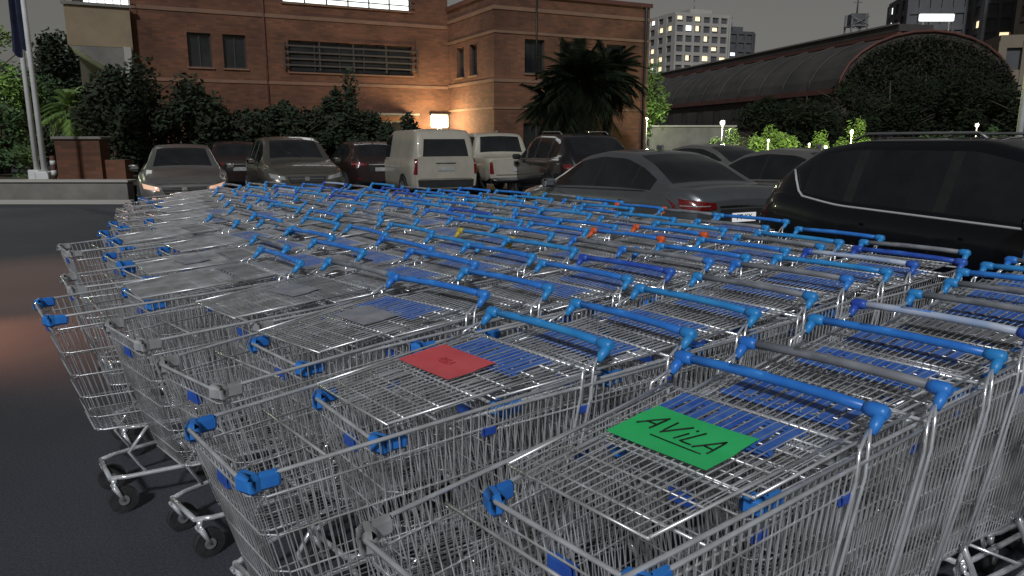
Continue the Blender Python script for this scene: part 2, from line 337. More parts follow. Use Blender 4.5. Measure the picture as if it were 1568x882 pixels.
# ---------------------------------------------------------------- cars
def interp(tab,x):
    if x<=tab[0][0]: return tab[0][1]
    for (x0,y0),(x1,y1) in zip(tab,tab[1:]):
        if x<=x1: return y0+(y1-y0)*(x-x0)/(x1-x0)
    return tab[-1][1]
def sm(tab,x,w=.1):
    lo=tab[0][0];hi=tab[-1][0]
    w=min(w,x-lo,hi-x) if lo<x<hi else 0
    if w<=0: return interp(tab,x)
    return sum(interp(tab,x+w*(i/4-1)) for i in range(9))/9
KIND={
'sedan':dict(L=4.6,top=[(0,.6),(.05,.7),(.4,.82),(1.2,.97),(2.0,1.38),(2.5,1.46),(3.1,1.44),(3.55,1.31),(4.05,1.07),(4.45,1.05),(4.57,.98),(4.6,.9)],
   belt=[(0,.56),(.1,.66),(.5,.77),(1.25,.9),(3.9,1.0),(4.45,.99),(4.6,.86)],low=[(0,.36),(.08,.24),(.6,.2),(4.1,.22),(4.5,.3),(4.6,.42)],
   w=[(0,.58),(.08,.72),(.35,.84),(.9,.9),(3.6,.9),(4.25,.86),(4.5,.78),(4.6,.66)],wr=.58,
   win=[(1.5,2.5),(2.58,3.4),(3.46,3.85)],ws=(1.3,2.03),rg=(3.2,4.0),wh=(.85,3.6),roof=1.46),
'suv':dict(L=4.45,top=[(0,.7),(.05,.85),(.35,.98),(1.15,1.1),(1.75,1.52),(2.2,1.63),(3.3,1.62),(3.75,1.55),(4.1,1.32),(4.33,1.1),(4.42,.98),(4.45,.85)],
   belt=[(0,.66),(.1,.8),(.5,.92),(1.15,1.0),(3.3,1.04),(3.8,1.1),(4.1,1.12),(4.3,1.02),(4.45,.82)],low=[(0,.42),(.08,.28),(.6,.24),(4.0,.27),(4.35,.36),(4.45,.5)],
   w=[(0,.62),(.08,.76),(.35,.87),(.9,.92),(3.5,.92),(4.1,.87),(4.35,.79),(4.45,.7)],wr=.63,
   win=[(1.4,2.3),(2.38,3.2),(3.26,3.78)],ws=(1.22,1.85),rg=(3.8,4.25),wh=(.85,3.5),roof=1.63),
'hatch':dict(L=4.1,top=[(0,.6),(.05,.75),(.35,.88),(1.0,1.0),(1.7,1.42),(2.2,1.5),(3.2,1.48),(3.6,1.4),(3.95,1.12),(4.07,.98),(4.1,.85)],
   belt=[(0,.6),(.1,.7),(.5,.82),(1.1,.93),(3.6,1.05),(3.95,1.02),(4.1,.8)],low=[(0,.36),(.08,.24),(.6,.2),(3.7,.22),(4.0,.3),(4.1,.42)],
   w=[(0,.58),(.08,.72),(.35,.82),(.9,.87),(3.3,.87),(3.8,.83),(4.0,.77),(4.1,.68)],wr=.6,
   win=[(1.3,2.2),(2.28,3.0),(3.06,3.5)],ws=(1.1,1.75),rg=(3.5,3.93),wh=(.8,3.3),roof=1.5),
'van':dict(L=4.4,top=[(0,.7),(.05,.85),(.4,1.0),(1.0,1.14),(1.65,1.66),(2.0,1.8),(3.9,1.82),(4.15,1.8),(4.26,1.72),(4.36,1.4),(4.4,1.15)],
   belt=[(0,.66),(.1,.8),(.5,.92),(1.15,1.02),(4.1,1.06),(4.36,1.06),(4.4,1.02)],low=[(0,.4),(.08,.27),(.6,.22),(4.3,.28),(4.4,.36)],
   w=[(0,.62),(.08,.76),(.35,.86),(.9,.91),(4.0,.91),(4.3,.89),(4.4,.82)],wr=.70,
   win=[(1.35,2.1)],ws=(1.08,1.75),rg=(9,9),wh=(.85,3.6),roof=1.8),
'pickup':dict(L=5.1,top=[(0,.75),(.05,.92),(.4,1.06),(1.3,1.14),(1.95,1.6),(2.3,1.74),(3.2,1.73),(3.4,1.66),(3.55,1.16),(3.7,1.1),(5.05,1.1),(5.1,1.04)],
   belt=[(0,.7),(.1,.86),(.5,.98),(1.3,1.06),(3.6,1.08),(5.05,1.09),(5.1,1.0)],low=[(0,.45),(.08,.34),(.6,.32),(4.8,.4),(5.1,.5)],
   w=[(0,.66),(.08,.8),(.35,.9),(.9,.92),(4.9,.92),(5.1,.88)],wr=.68,
   win=[(1.65,2.4),(2.48,3.25)],ws=(1.38,2.05),rg=(3.38,3.58),wh=(.95,4.1),roof=1.74)}
def make_car(name,kind,pk,loc,rz,headk='head',plate_text=None,chrome_line=False,rails=False,scale=1.):
    K=KIND[kind];L=K['L'];b=MB();nst=int(L/.05)
    xs=[0,.012,.03]+[.05+ (L-.1)*i/nst for i in range(nst+1)]+[L-.03,L-.012,L]
    rings=[]
    for x in xs:
        zl=sm(K['low'],x,.06);zb=sm(K['belt'],x);h=max(sm(K['top'],x,.09),zb+.012);w=sm(K['w'],x,.08)
        t=max(0,min(1,(h-zb)/(K['roof']-zb)))
        wr=w*.87+(K['wr']-w*.87)*t**.8
        half=[(0,zl),(w*.82,zl),(w*.955,zl+.07),(w*.98,zl+.3*(zb-zl)),(w*.99,zl+.58*(zb-zl)),(w*1.0,zl+.80*(zb-zl)),(w*.965,zb-.012),(w*.93,zb)]
        ht=h-.035*t
        for q in(.08,.36,.64,.9): half.append((w*.92+(wr-w*.92)*q,zb+(ht-zb)*q))
        half+= [(wr*.95,ht+(h-ht)*.45),(wr*.82,h-.004),(wr*.45,h+.012),(0,h+.018)]
        rings.append(half)
    nh=len(rings[0])
    for x,half in zip(xs,rings):
        for y,z in half: b.v.append(Vector((x-L/2,y,z)))
        for y,z in half: b.v.append(Vector((x-L/2,-y,z)))
    st=2*nh
    for i in range(len(xs)-1):
        xm=(xs[i]+xs[i+1])/2
        zb=sm(K['belt'],xm);h=sm(K['top'],xm,.09);t=(h-zb)/(K['roof']-zb)
        for j in range(nh-1):
            k='paint'
            if j in(0,1): k='trim'
            if 8<=j<=10 and t>.16 and any(a<xm<c for a,c in K['win']): k='glass'
            elif 8<=j<=10 and t>.16 and K['win'][0][0]<xm<K['win'][-1][1]: k='trim'
            if j>=13 and K['ws'][0]<xm<K['ws'][1]: k='glass'
            if j>=13 and K['rg'][0]<xm<K['rg'][1]: k='glass'
            for s_ in(0,1):
                o=i*st+s_*nh
                q=(o+j,o+j+1,o+st+j+1,o+st+j)
                b.face(q if s_ else q[::-1],k,True)
    for i in(0,len(xs)-1):
        o=i*st; b.face(list(range(o,o+nh))+list(range(o+st-1,o+nh-1,-1))[0:],'paint')
    bvh=BVHTree.FromPolygons([tuple(v) for v in b.v],b.f)
    def patch(axis,c4,k,off=.006,n=8):
        c4=[Vector(c) for c in c4];g={}
        for i in range(n+1):
            for j in range(n+1):
                u,v=i/n,j/n
                p=(c4[0]*(1-u)+c4[1]*u)*(1-v)+(c4[3]*(1-u)+c4[2]*u)*v
                if axis=='f': o=Vector((-6,p.x,p.y));d=Vector((1,0,0))
                elif axis=='r': o=Vector((6,p.x,p.y));d=Vector((-1,0,0))
                elif axis=='L': o=Vector((p.x-L/2,4,p.y));d=Vector((0,-1,0))
                else: o=Vector((p.x-L/2,-4,p.y));d=Vector((0,1,0))
                h=bvh.ray_cast(o,d)
                if h[0] is None: g[i,j]=None
                else: g[i,j]=h[0]-d*off
        ids={}
        for q,p in g.items():
            if p is not None: ids[q]=len(b.v);b.v.append(p)
        for i in range(n):
            for j in range(n):
                qs=[(i,j),(i+1,j),(i+1,j+1),(i,j+1)]
                if all(q in ids for q in qs):
                    pp=[g[q] for q in qs]
                    if max((pp[0]-p).length for p in pp)<.6: b.face([ids[q] for q in qs],k,True)
    zh=interp(K['belt'],.1)
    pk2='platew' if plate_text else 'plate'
    for s_ in(-1,1):
        patch('f',[(s_*.46,zh-.10),(s_*.76,zh-.05),(s_*.79,zh+.05),(s_*.48,zh-.02)],headk,.012)
        patch('f',[(s_*.5,.36),(s_*.68,.36),(s_*.68,.46),(s_*.5,.44)],'trim',.008)
        patch('f',[(s_*.54,.385),(s_*.62,.385),(s_*.62,.43),(s_*.54,.43)],headk,.014,3)
    patch('f',[(-.36,zh-.17),(.36,zh-.17),(.44,zh-.02),(-.44,zh-.02)],'trim',.008)
    for q in(-.13,-.08): patch('f',[(-.36,zh+q),(.36,zh+q),(.36,zh+q+.012),(-.36,zh+q+.012)],'chromecar',.014)
    patch('f',[(-.05,zh-.12),(.05,zh-.12),(.05,zh-.03),(-.05,zh-.03)],'chromecar',.02,3)
    patch('f',[(-.6,.3),(.6,.3),(.5,.44),(-.5,.44)],'trim',.008)
    patch('f',[(-.18,.45),(.18,.45),(.18,.54),(-.18,.54)],'plate',.02,3)
    patch('f',[(-.7,zh+.035),(.7,zh+.035),(.7,zh+.043),(-.7,zh+.043)],'trim',.003)
    if kind=='van':
        patch('r',[(-.60,1.16),(.60,1.16),(.54,1.58),(-.54,1.58)],'glass',.008)
        for s_ in(-1,1): patch('r',[(s_*.75,.72),(s_*.84,.72),(s_*.80,1.1),(s_*.74,1.1)],'tail',.012)
        patch('r',[(-.72,.38),(.72,.38),(.74,.58),(-.74,.58)],'trim',.01)
        patch('r',[(-.7,.60),(.7,.60),(.7,.608),(-.7,.608)],'trim',.01)
        patch('r',[(-.22,.80),(.22,.80),(.22,.9),(-.22,.9)],'plate',.016,3)
        patch('r',[(-.26,.98),(.26,.98),(.26,1.0),(-.26,1.0)],'trim',.016,3)
    elif kind=='pickup':
        for s_ in(-1,1): patch('r',[(s_*.74,.68),(s_*.86,.68),(s_*.86,.98),(s_*.78,.98)],'tail',.012)
        patch('r',[(-.68,.64),(.68,.64),(.68,.655),(-.68,.655)],'trim',.01)
        patch('r',[(-.8,.46),(.8,.46),(.82,.58),(-.82,.58)],'steel',.03)
        patch('r',[(-.2,.74),(.2,.74),(.2,.84),(-.2,.84)],'plate',.016,3)
        patch('r',[(-.14,.92),(.14,.92),(.14,.98),(-.14,.98)],'trim',.016,3)
    else:
        zt=interp(K['belt'],L-.15)
        for s_ in(-1,1):
            patch('r',[(s_*.40,zt-.16),(s_*.83,zt-.19),(s_*.84,zt-.04),(s_*.42,zt-.09)],'tail',.012)
            patch('r',[(s_*.5,zt-.128),(s_*.8,zt-.125),(s_*.8,zt-.115),(s_*.5,zt-.118)],'head',.018)
        patch('r',[(-.62,.3),(.62,.3),(.66,.44),(-.66,.44)],'trim',.01)
        patch('r',[(-.36,zt-.34),(.36,zt-.34),(.34,zt-.17),(-.34,zt-.17)],'trim',.004)
        patch('r',[(-.18,zt-.32),(.18,zt-.32),(.18,zt-.215),(-.18,zt-.215)],pk2,.02,3)
        patch('r',[(-.36,zt-.145),(.36,zt-.145),(.36,zt-.125),(-.36,zt-.125)],'chromecar',.012)
        for s_ in(-1,1): patch('r',[(s_*.55,.48),(s_*.7,.5),(s_*.7,.53),(s_*.55,.51)],'tail',.012,3)
    for s_,ax in((1,'L'),(-1,'R')):
        for wx in K['wh']:
            n=22;cx=wx-L/2
            for j in range(n):
                a0=-.25+ (math.pi+.5)*j/n;a1=-.25+(math.pi+.5)*(j+1)/n
                patch(ax,[(wx,.33),(wx+.4*math.cos(a0),.33+.39*math.sin(a0)),(wx+.4*math.cos(a1),.33+.39*math.sin(a1)),(wx,.34)],'trim',.004,2)
            yw=interp(K['w'],wx)-.09
            b.cyl((cx,s_*yw,.33),(0,1,0),.33,.21,'tyre',26,'rim',.2)
            for q in range(5):
                aa=q*math.tau/5; b.box((cx+.11*math.cos(aa),s_*(yw+.113),.33+.11*math.sin(aa)),(.18,.012,.035),'steel',Matrix.Rotation(-aa,3,'Y'))
        for (a,c) in K['win'][:2]:
            zz=interp(K['belt'],c)-.13
            patch(ax,[(c-.22,zz),(c-.05,zz),(c-.05,zz+.025),(c-.22,zz+.025)],'paint',.028,3)
        doors=[K['win'][0][0]-.08]+[c+.03 for a,c in K['win'][:2]]
        for dx in doors:
            patch(ax,[(dx,.34),(dx+.012,.34),(dx+.012,interp(K['belt'],dx)),(dx,interp(K['belt'],dx))],'trim',.003,5)
        mx=K['win'][0][0]+.1
        b.box((mx-L/2,s_*(interp(K['w'],mx)+.08),interp(K['belt'],mx)+.07),(.12,.2,.13),'paint',ch=.035)
        pts=[]
        xa,xb=K['win'][0][0]-.1,K['win'][-1][1]-.05
        for q in range(25):
            x=xa+(xb-xa)*q/24; pts.append((x-L/2,s_*(sm(K['w'],x,.08)*.945),sm(K['belt'],x)+.006))
        if chrome_line:
            for dx,dz,dy in((.08,.05,.025),(.17,.15,.075),(.24,.24,.12)):
                x=xb+dx; pts.append((x-L/2,s_*(sm(K['w'],xb,.08)*.94-dy),sm(K['belt'],xb)+dz))
        b.tube(pts,.011 if chrome_line else .006,'chromeline' if chrome_line else 'trim',6)
        if rails:
            b.tube([(K['ws'][1]+.35-L/2,s_*(K['wr']*.9),K['roof']+.0),(K['ws'][1]+.42-L/2,s_*(K['wr']*.9),K['roof']+.045),(3.3-L/2,s_*(K['wr']*.9),K['roof']+.04),(3.45-L/2,s_*(K['wr']*.9),K['roof']-.02)],.013,'steel',8)
    b.tube([(K['ws'][0]-.02-L/2,-.1,interp(K['top'],K['ws'][0])+.02),(K['ws'][0]+.3-L/2,.45,interp(K['top'],K['ws'][0]+.3)+.01)],.008,'trim',4)
    if kind!='van': b.box((K['rg'][0]-.25-L/2,0,K['roof']+.04),(.14,.03,.06),'paint',ch=.01)
    M['paint']=pk
    o=b.obj(name,loc,rz)
    o.scale=(scale,)*3
    if plate_text:
        zt=interp(K['belt'],L-.15)
        cu=bpy.data.curves.new('plate_text','FONT');cu.body=plate_text;cu.size=.085;cu.align_x='CENTER';cu.align_y='CENTER';cu.materials.append(M['ink']);cu.extrude=.001;cu.offset=.001
        t=bpy.data.objects.new('plate_text',cu);sc.collection.objects.link(t);t.parent=o
        hh=bvh.ray_cast(Vector((6,0,zt-.265)),Vector((-1,0,0)))[0]
        t.location=(hh.x+.026,0,zt-.265);t.rotation_euler=(math.pi/2,0,math.pi/2)
    return o
M['chromeline']=mat('window_line_chrome',(.85,.85,.85),.3,.4)
pg=paint('paint_grey',(.14,.15,.16));pk_=paint('paint_black',(.003,.004,.007),.0,.3);pw=paint('paint_white',(.40,.37,.30),0,.4)
ps=paint('paint_silver',(.26,.25,.24),.6);psd=paint('paint_champagne',(.16,.145,.125),.6);pd=paint('paint_dark',(.007,.007,.010),.0);pr=paint('paint_maroon',(.04,.024,.024),.4)
TO=math.atan2(.917,-.4);AW=math.atan2(-.9,.43)
make_car('parked_sedan','sedan',pg,(1.72,10.75,0),AW,plate_text='PT·KX')
make_car('parked_suv','suv',pk_,(4.12,5.97,0),TO,chrome_line=True,rails=True)
make_car('parked_sedan','sedan',ps,(4.5,12.3,0),AW)
make_car('parked_sedan','sedan',ps,(4.6,18.3,0),AW)
make_car('parked_sedan','sedan',ps,(-7.6,17.3,0),TO,headk='headglow')
make_car('parked_suv','suv',psd,(-5.5,18.6,0),TO+.03)
make_car('parked_hatchback','hatch',pr,(-4.5,22.6,0),AW)
make_car('parked_hatchback','hatch',pr,(-8.5,22.8,0),AW)
make_car('parked_van','van',pw,(-2.55,20.8,0),-math.radians(66))
make_car('parked_pickup','pickup',pw,(-.65,22.3,0),-math.radians(70))
make_car('parked_suv','suv',pd,(1.35,19.2,0),-math.radians(72),rails=True,scale=1.05)
# ---------------------------------------------------------------- brick building
bd=MB()
def wall(mb,o,ud,nd,u0,u1,z0,z1,ops,mw,depth=.18):
    o=Vector(o);ud=Vector(ud);nd=Vector(nd)
    P=lambda u,z,d=0:o+ud*u+Z*z+nd*d
    us=sorted({u0,u1,*[q for a in ops for q in a[:2]]});zs=sorted({z0,z1,*[q for a in ops for q in a[2:4]]})
    for a,b_ in zip(us,us[1:]):
        for c,d in zip(zs,zs[1:]):
            um,zm=(a+b_)/2,(c+d)/2
            if any(q[0]<um<q[1] and q[2]<zm<q[3] for q in ops): continue
            mb.poly([P(a,c),P(b_,c),P(b_,d),P(a,d)],mw)
    for (a,b_,c,d,mg,nm) in ops:
        mb.poly([P(a,c),P(b_,c),P(b_,c,-depth),P(a,c,-depth)],'concrete');mb.poly([P(a,d),P(b_,d),P(b_,d,-depth),P(a,d,-depth)],mw)
        mb.poly([P(a,c),P(a,d),P(a,d,-depth),P(a,c,-depth)],mw);mb.poly([P(b_,c),P(b_,d),P(b_,d,-depth),P(b_,c,-depth)],mw)
        mb.poly([P(a,c,-depth),P(b_,c,-depth),P(b_,d,-depth),P(a,d,-depth)],mg)
        rot=Matrix((ud,nd,Z)).transposed()
        for i in range(nm+1):
            u=a+.03+(b_-a-.06)*i/nm
            mb.box(P(u,(c+d)/2,-depth+.03),(.05,.05,d-c-.002),'frame',rot)
        for z in(c+.03,d-.03,): mb.box(P((a+b_)/2,z,-depth+.035),(b_-a-.002,.045,.05),'frame',rot)
        mb.box(P((a+b_)/2,c-.03,.02),(b_-a+.12,.09,.055),'bandc',rot)
def band(mb,o,ud,nd,u0,u1,z,h=.13,p=.035,k='bandc'):
    rot=Matrix((Vector(ud),Vector(nd),Z)).transposed()
    mb.box(Vector(o)+Vector(ud)*(u0+u1)/2+Z*z+Vector(nd)*(p/2+.0),(u1-u0,p,h),k,rot)
X_=(1,0,0);Yn=(0,-1,0)
ops=[(-6.04,-5.19,4.24,5.5,'dglass',2),(-4.77,-3.93,4.24,5.5,'dglass',2),(-2.31,2.89,4.2,5.42,'dglass',5),
     (-2.45,2.9,6.85,8.2,'lit',6),(-6.0,-3.9,7.0,8.2,'dglass',3),(-6.0,-4.4,1.0,2.3,'dglass',2),(1.2,2.6,.05,2.3,'dglass',2)]
wall(bd,(0,0,0),X_,Yn,-7.87,4.57,0,11,ops,'brick')
wall(bd,(4.57,0,0),(0,-1,0),(-1,0,0),0,4.7,0,7.1,[(1.0,1.75,4.1,5.35,'dglass',1),(2.35,3.1,4.1,5.35,'dglass',1)],'brick')
wall(bd,(4.57,-4.7,0),X_,Yn,0,7.36,0,7.1,[(1.35,2.25,4.1,5.4,'dglass',1),(2.95,4.2,4.1,5.4,'dglass',2),(5.2,6.2,4.1,5.4,'dglass',1),(1.3,2.6,.9,2.2,'dglass',2)],'brick')
bd.poly([(11.93,-4.7,0),(11.93,9,0),(11.93,9,7.1),(11.93,-4.7,7.1)],'brick');bd.poly([(4.57,-4.7,7.1),(11.93,-4.7,7.1),(11.93,9,7.1),(4.57,9,7.1)],'concrete')
bd.poly([(-7.87,0,0),(-7.87,9,0),(-7.87,9,11),(-7.87,0,11)],'brick');bd.poly([(-7.87,0,11),(4.57,0,11),(4.57,9,11),(-7.87,9,11)],'concrete')
bd.poly([(4.57,0,7.1),(4.57,9,7.1),(4.57,9,11),(4.57,0,11)],'brick')
bd.poly([(-7.87,9,0),(11.93,9,0),(11.93,9,7.1),(-7.87,9,7.1)],'brick')
for z,h in((6.3,.14),(3.75,.12),(8.9,.14)): band(bd,(0,0,0),X_,Yn,-7.87,4.53,z,h)
for z,h in((6.5,.14),(5.62,.10),(3.8,.12),(2.75,.09)):
    band(bd,(4.57,0,0),(0,-1,0),(-1,0,0),.04,4.66,z,h);band(bd,(4.57,-4.7,0),X_,Yn,-.04,7.4,z,h)
band(bd,(4.57,-4.7,0),X_,Yn,-.1,7.45,7.06,.16,.09,'redf');band(bd,(4.57,0,0),(0,-1,0),(-1,0,0),.0,4.6,7.06,.16,.09,'redf')
for z in(4.45,4.7,4.95,5.2): bd.box((.29,-.14,z),(5.6,.03,.06),'louv')
for u in(-2.5,-1.1,.3,1.7,3.08): bd.box((u,-.1,4.83),(.05,.05,1.1),'louv')
for z in(7.05,7.3): bd.box((.2,-.12,z),(5.6,.03,.04),'louv')
bd.tube([(11.7,-4.78,0),(11.7,-4.78,6.9),(11.7,-4.72,7.05)],.06,'trim',8)
bd.tube([(6.4,-4.78,3.9),(6.4,-4.78,7.0)],.035,'trim',6)
bd.tube([(-3.2,-.05,0),(-3.2,-.05,10.9)],.03,'redf',6)
bd.box((1.9,-.45,2.55),(1.9,.9,.1),'concrete',ch=.02)
bd.box((4.05,-.14,2.3),(.75,.2,.55),'lamp',ch=.03);bd.box((4.05,-.15,2.6),(.87,.28,.06),'frame')
bd.poly([(-9.95,-.3,4.8),(-7.9,-.3,4.8),(-7.9,-.3,6.2),(-9.95,-.3,6.2)],'pale')
bd.box((-8.93,1.6,5.5),(2.05,3.8-.01,1.4),'pale');bd.box((-8.93,-.33,6.22),(2.2,.12,.1),'concrete')
bd.poly([(-9.9,-.29,4.795),(-7.9,-.29,4.795),(-7.9,-.29,3.5)],'concrete');bd.poly([(-9.9,-.29,4.795),(-9.9,3,4.795),(-7.9,3,3.5),(-7.9,-.29,3.5)],'concrete')
bd.box((-8.1,-.35,3.0),(.28,.28,3.6),'tw',ch=.02)
bd.box((-8.8,3.4,3.5),(2,.3,7),'hallw');bd.box((-8.6,.5,6.85),(1.5,.1,1.0),'lit');bd.box((-9.0,1.7,8.6),(2.3,4,.25),'concrete')
for i in range(9): bd.tube([(-9.9+i*.25,-.36,6.27),(-9.9+i*.25,-.36,6.62)],.015,'frame',4)
bd.tube([(-9.95,-.36,6.64),(-7.9,-.36,6.64)],.025,'frame',5)
RZ=math.atan2(.45,.89)
bo=bd.obj('brick_building',(-6.9,32,0),RZ)
def pl_light(name,loc,e,col,r=.12):
    l=bpy.data.lights.new(name,'POINT');l.energy=e;l.color=col;l.shadow_soft_size=r
    o=bpy.data.objects.new(name,l);o.location=loc;sc.collection.objects.link(o);return o
wl=pl_light('wall_lamp_light',(0,0,0),480,(1,.78,.42),.2);wl.location=bo.matrix_basis@Vector((3.5,-1.3,2.2))
# ---------------------------------------------------------------- vegetation
def cloud(mb,c,r,n,size,k,clumps=10,rnd=R,flat=1.):
    c=Vector(c);cl=[]
    for i in range(clumps):
        while True:
            p=Vector((rnd.uniform(-1,1),rnd.uniform(-1,1),rnd.uniform(-1,1)))
            if p.length<1: break
        cl.append((Vector((p.x*r[0],p.y*r[1],p.z*r[2]))*.8,rnd.uniform(.22,.45)))
    for i in range(n):
        o,cr=rnd.choice(cl)
        d=Vector((rnd.gauss(0,1),rnd.gauss(0,1),rnd.gauss(0,1))).normalized()*(rnd.random()**.4)*cr
        p=c+o+Vector((d.x*r[0],d.y*r[1],d.z*r[2]))
        if p.z<.05: p.z=rnd.uniform(.05,.4)
        u=Vector((rnd.gauss(0,1),rnd.gauss(0,1),rnd.gauss(0,.7))).normalized();w=u.orthogonal().normalized()
        s_=size*rnd.uniform(.5,1.2)
        mb.poly([p-u*s_*.6,p+w*s_*.28,p+u*s_*.6,p-w*s_*.28],k)
def tree(name,x,y,h,r,k,n=2500,size=.2,clumps=16,trunk=.12,base=.35):
    mb=MB();cz=h*(base+(1-base)/2);rz_=h*(1-base)/2
    lean=R.uniform(-.2,.2)
    mb.tube([(0,0,0),(lean*.3,0,h*.3),(lean,0,h*.6),(lean*1.2,.1,h*.85)],[trunk,trunk*.8,trunk*.5,trunk*.15],'bark',8)
    for i in range(7):
        a=R.uniform(0,6.28);z=h*R.uniform(.3,.65)
        mb.tube([(lean*z/h,0,z),(math.cos(a)*r*.4,math.sin(a)*r*.4,z+h*.1),(math.cos(a)*r*.8,math.sin(a)*r*.8,z+h*.2)],[trunk*.4,trunk*.25,trunk*.08],'bark',5)
    cloud(mb,(0,0,cz),(r,r,rz_),n,size,k,clumps)
    return mb.obj(name,(x,y,0))
def px(p,Y): return (p-784)/1130*Y
def hedge(name,x0,x1,y0,h,d,k,n,size):
    mb=MB();L_=x1-x0
    for i in range(max(2,int(L_/1.2))):
        cx=x0+(i+.5)*L_/max(2,int(L_/1.2));hh=h*R.uniform(.8,1.12)
        cloud(mb,(cx,y0+R.uniform(-.2,.2),hh*.5),(1.0,d,hh*.52),n,size,k,9)
        mb.tube([(cx,y0,0),(cx+.1,y0,hh*.5)],[.05,.02],'bark',5)
    return mb.obj(name)
tree('leafy_tree',px(225,25),25,4.1,1.5,'leafd',4200,.19,18,base=.05)
tree('leafy_tree',px(285,26),26,3.9,1.5,'leafd',4200,.19,18,base=.05)
tree('leafy_tree',px(350,27),27,3.2,1.3,'leafd',3600,.19,18,base=.05)
tree('leafy_tree',px(188,24),24,3.2,1.3,'leafd',3600,.19,14,base=.05)
hedge('shrub_hedge',px(370,27),px(640,27),27.2,2.7,.9,'leafd',2200,.18)
tree('leafy_tree',px(400,27),27,2.9,1.3,'leafd',3000,.18,14,base=.05)
tree('leafy_tree',px(458,27),27,3.1,1.1,'leafd',2600,.18,14,base=.05)
tree('leafy_tree',px(537,27.5),27.5,4.0,.9,'leafd',2400,.18,14,base=.1)
tree('leafy_tree',px(515,28),28,3.2,1.1,'leafd',2600,.18,12,base=.1)
tree('leafy_tree',px(575,28),28,3.0,1.1,'leafd',2600,.18,12,base=.1)
def palm(name,x,y,zc,r,k,nf=55,trunk=.2):
    mb=MB()
    mb.tube([(0,0,0),(.05,0,zc*.5),(0,0,zc)],[trunk*1.2,trunk,trunk*.9],'bark',10)
    for i in range(nf):
        a=R.uniform(0,6.28);el=R.uniform(-1.2,1.35);ln=r*R.uniform(.6,1.15)
        d=Vector((math.cos(a)*math.cos(el),math.sin(a)*math.cos(el),math.sin(el)))
        pts=[];dr=R.uniform(.25,.5)
        for q in range(9):
            t=q/8; pts.append(Vector((0,0,zc))+d*ln*t+Vector((0,0,-dr*r*t*t*(1 if el>-.3 else .4))))
        mb.tube(pts,[.018*(1-.8*q/8) for q in range(9)],k,3,False)
        side=d.cross(Z);side=side.normalized() if side.length>.1 else Vector((1,0,0))
        for q in range(2,9):
            for s_ in(-1,1):
                for z_ in(0,.33,.66):
                    p=pts[q].lerp(pts[q-1],z_);tip=p+side*s_*.26*r*(.4+.6*math.sin(q/8*2.6))*R.uniform(.7,1.1)+d*.16*r+Vector((0,0,-.14*r))
                    w=d*.03
                    mb.poly([p-w,p+w,tip],k)
    return mb.obj(name,(x,y,0))
palm('palm_tree',px(885,27.5),27.5,3.6,1.95,'leafdd',150,.22)
palm('palm_tree',px(925,28.5),28.5,4.0,1.45,'leafdd',100,.2)
palm('palm_tree',px(845,28),28,2.9,1.35,'leafdd',90,.2)
palm('palm_tree',px(128,24),24,2.55,1.0,'leafy',60,.14)
tree('leafy_tree',px(5,30),30,6.2,2.2,'leafy',5200,.2,22,base=.2)
tree('leafy_tree',px(60,34),34,4.8,2.2,'leafm',4200,.22,18,base=.1)
tree('leafy_tree',px(20,25),25,3.0,1.6,'leafm',3600,.18,16,base=.05)
tree('leafy_tree',px(95,26),26,2.3,1.2,'leafd',2600,.18,14,base=.05)
tree('leafy_tree',px(-40,26),26,4.5,1.8,'leafm',3000,.2,16,base=.05)
tree('pine_tree',px(118,42),42,7.5,2.2,'leafd',4600,.28,18,base=.15)
tree('pine_tree',px(150,46),46,7.0,2.0,'leafd',4000,.28,16,base=.15)
tree('pine_tree',px(190,44),44,7.5,2.2,'leafd',4200,.28,16,base=.1)
hedge('shrub_hedge',px(-60,23),px(175,23),23,1.7,.8,'leafm',1100,.15)
tree('leafy_tree',px(988,37),37,5.0,1.0,'leafy',3000,.2,14,base=.15)
for i,(p_,Y_,h_,r_) in enumerate([(1165,38,3.7,1.9),(1225,37,4.2,2.1),(1290,38,4.6,2.3),(1350,39,5.2,2.4),(1400,40,5.8,2.5),(1450,39,5.4,2.3),(1500,38,4.4,2.3),(1550,36,4.0,2.2),(1610,36,4.4,2.4)]):
    tree('leafy_tree',px(p_,Y_),Y_,h_,r_,'leafdd',3400,.24,20,base=.02)
hedge('shrub_hedge',px(1095,30),px(1330,30),30.5,2.1,.7,'leafy',1300,.14)
hedge('shrub_hedge',px(1400,30),px(1640,30),31,2.3,.7,'leafm',900,.15)
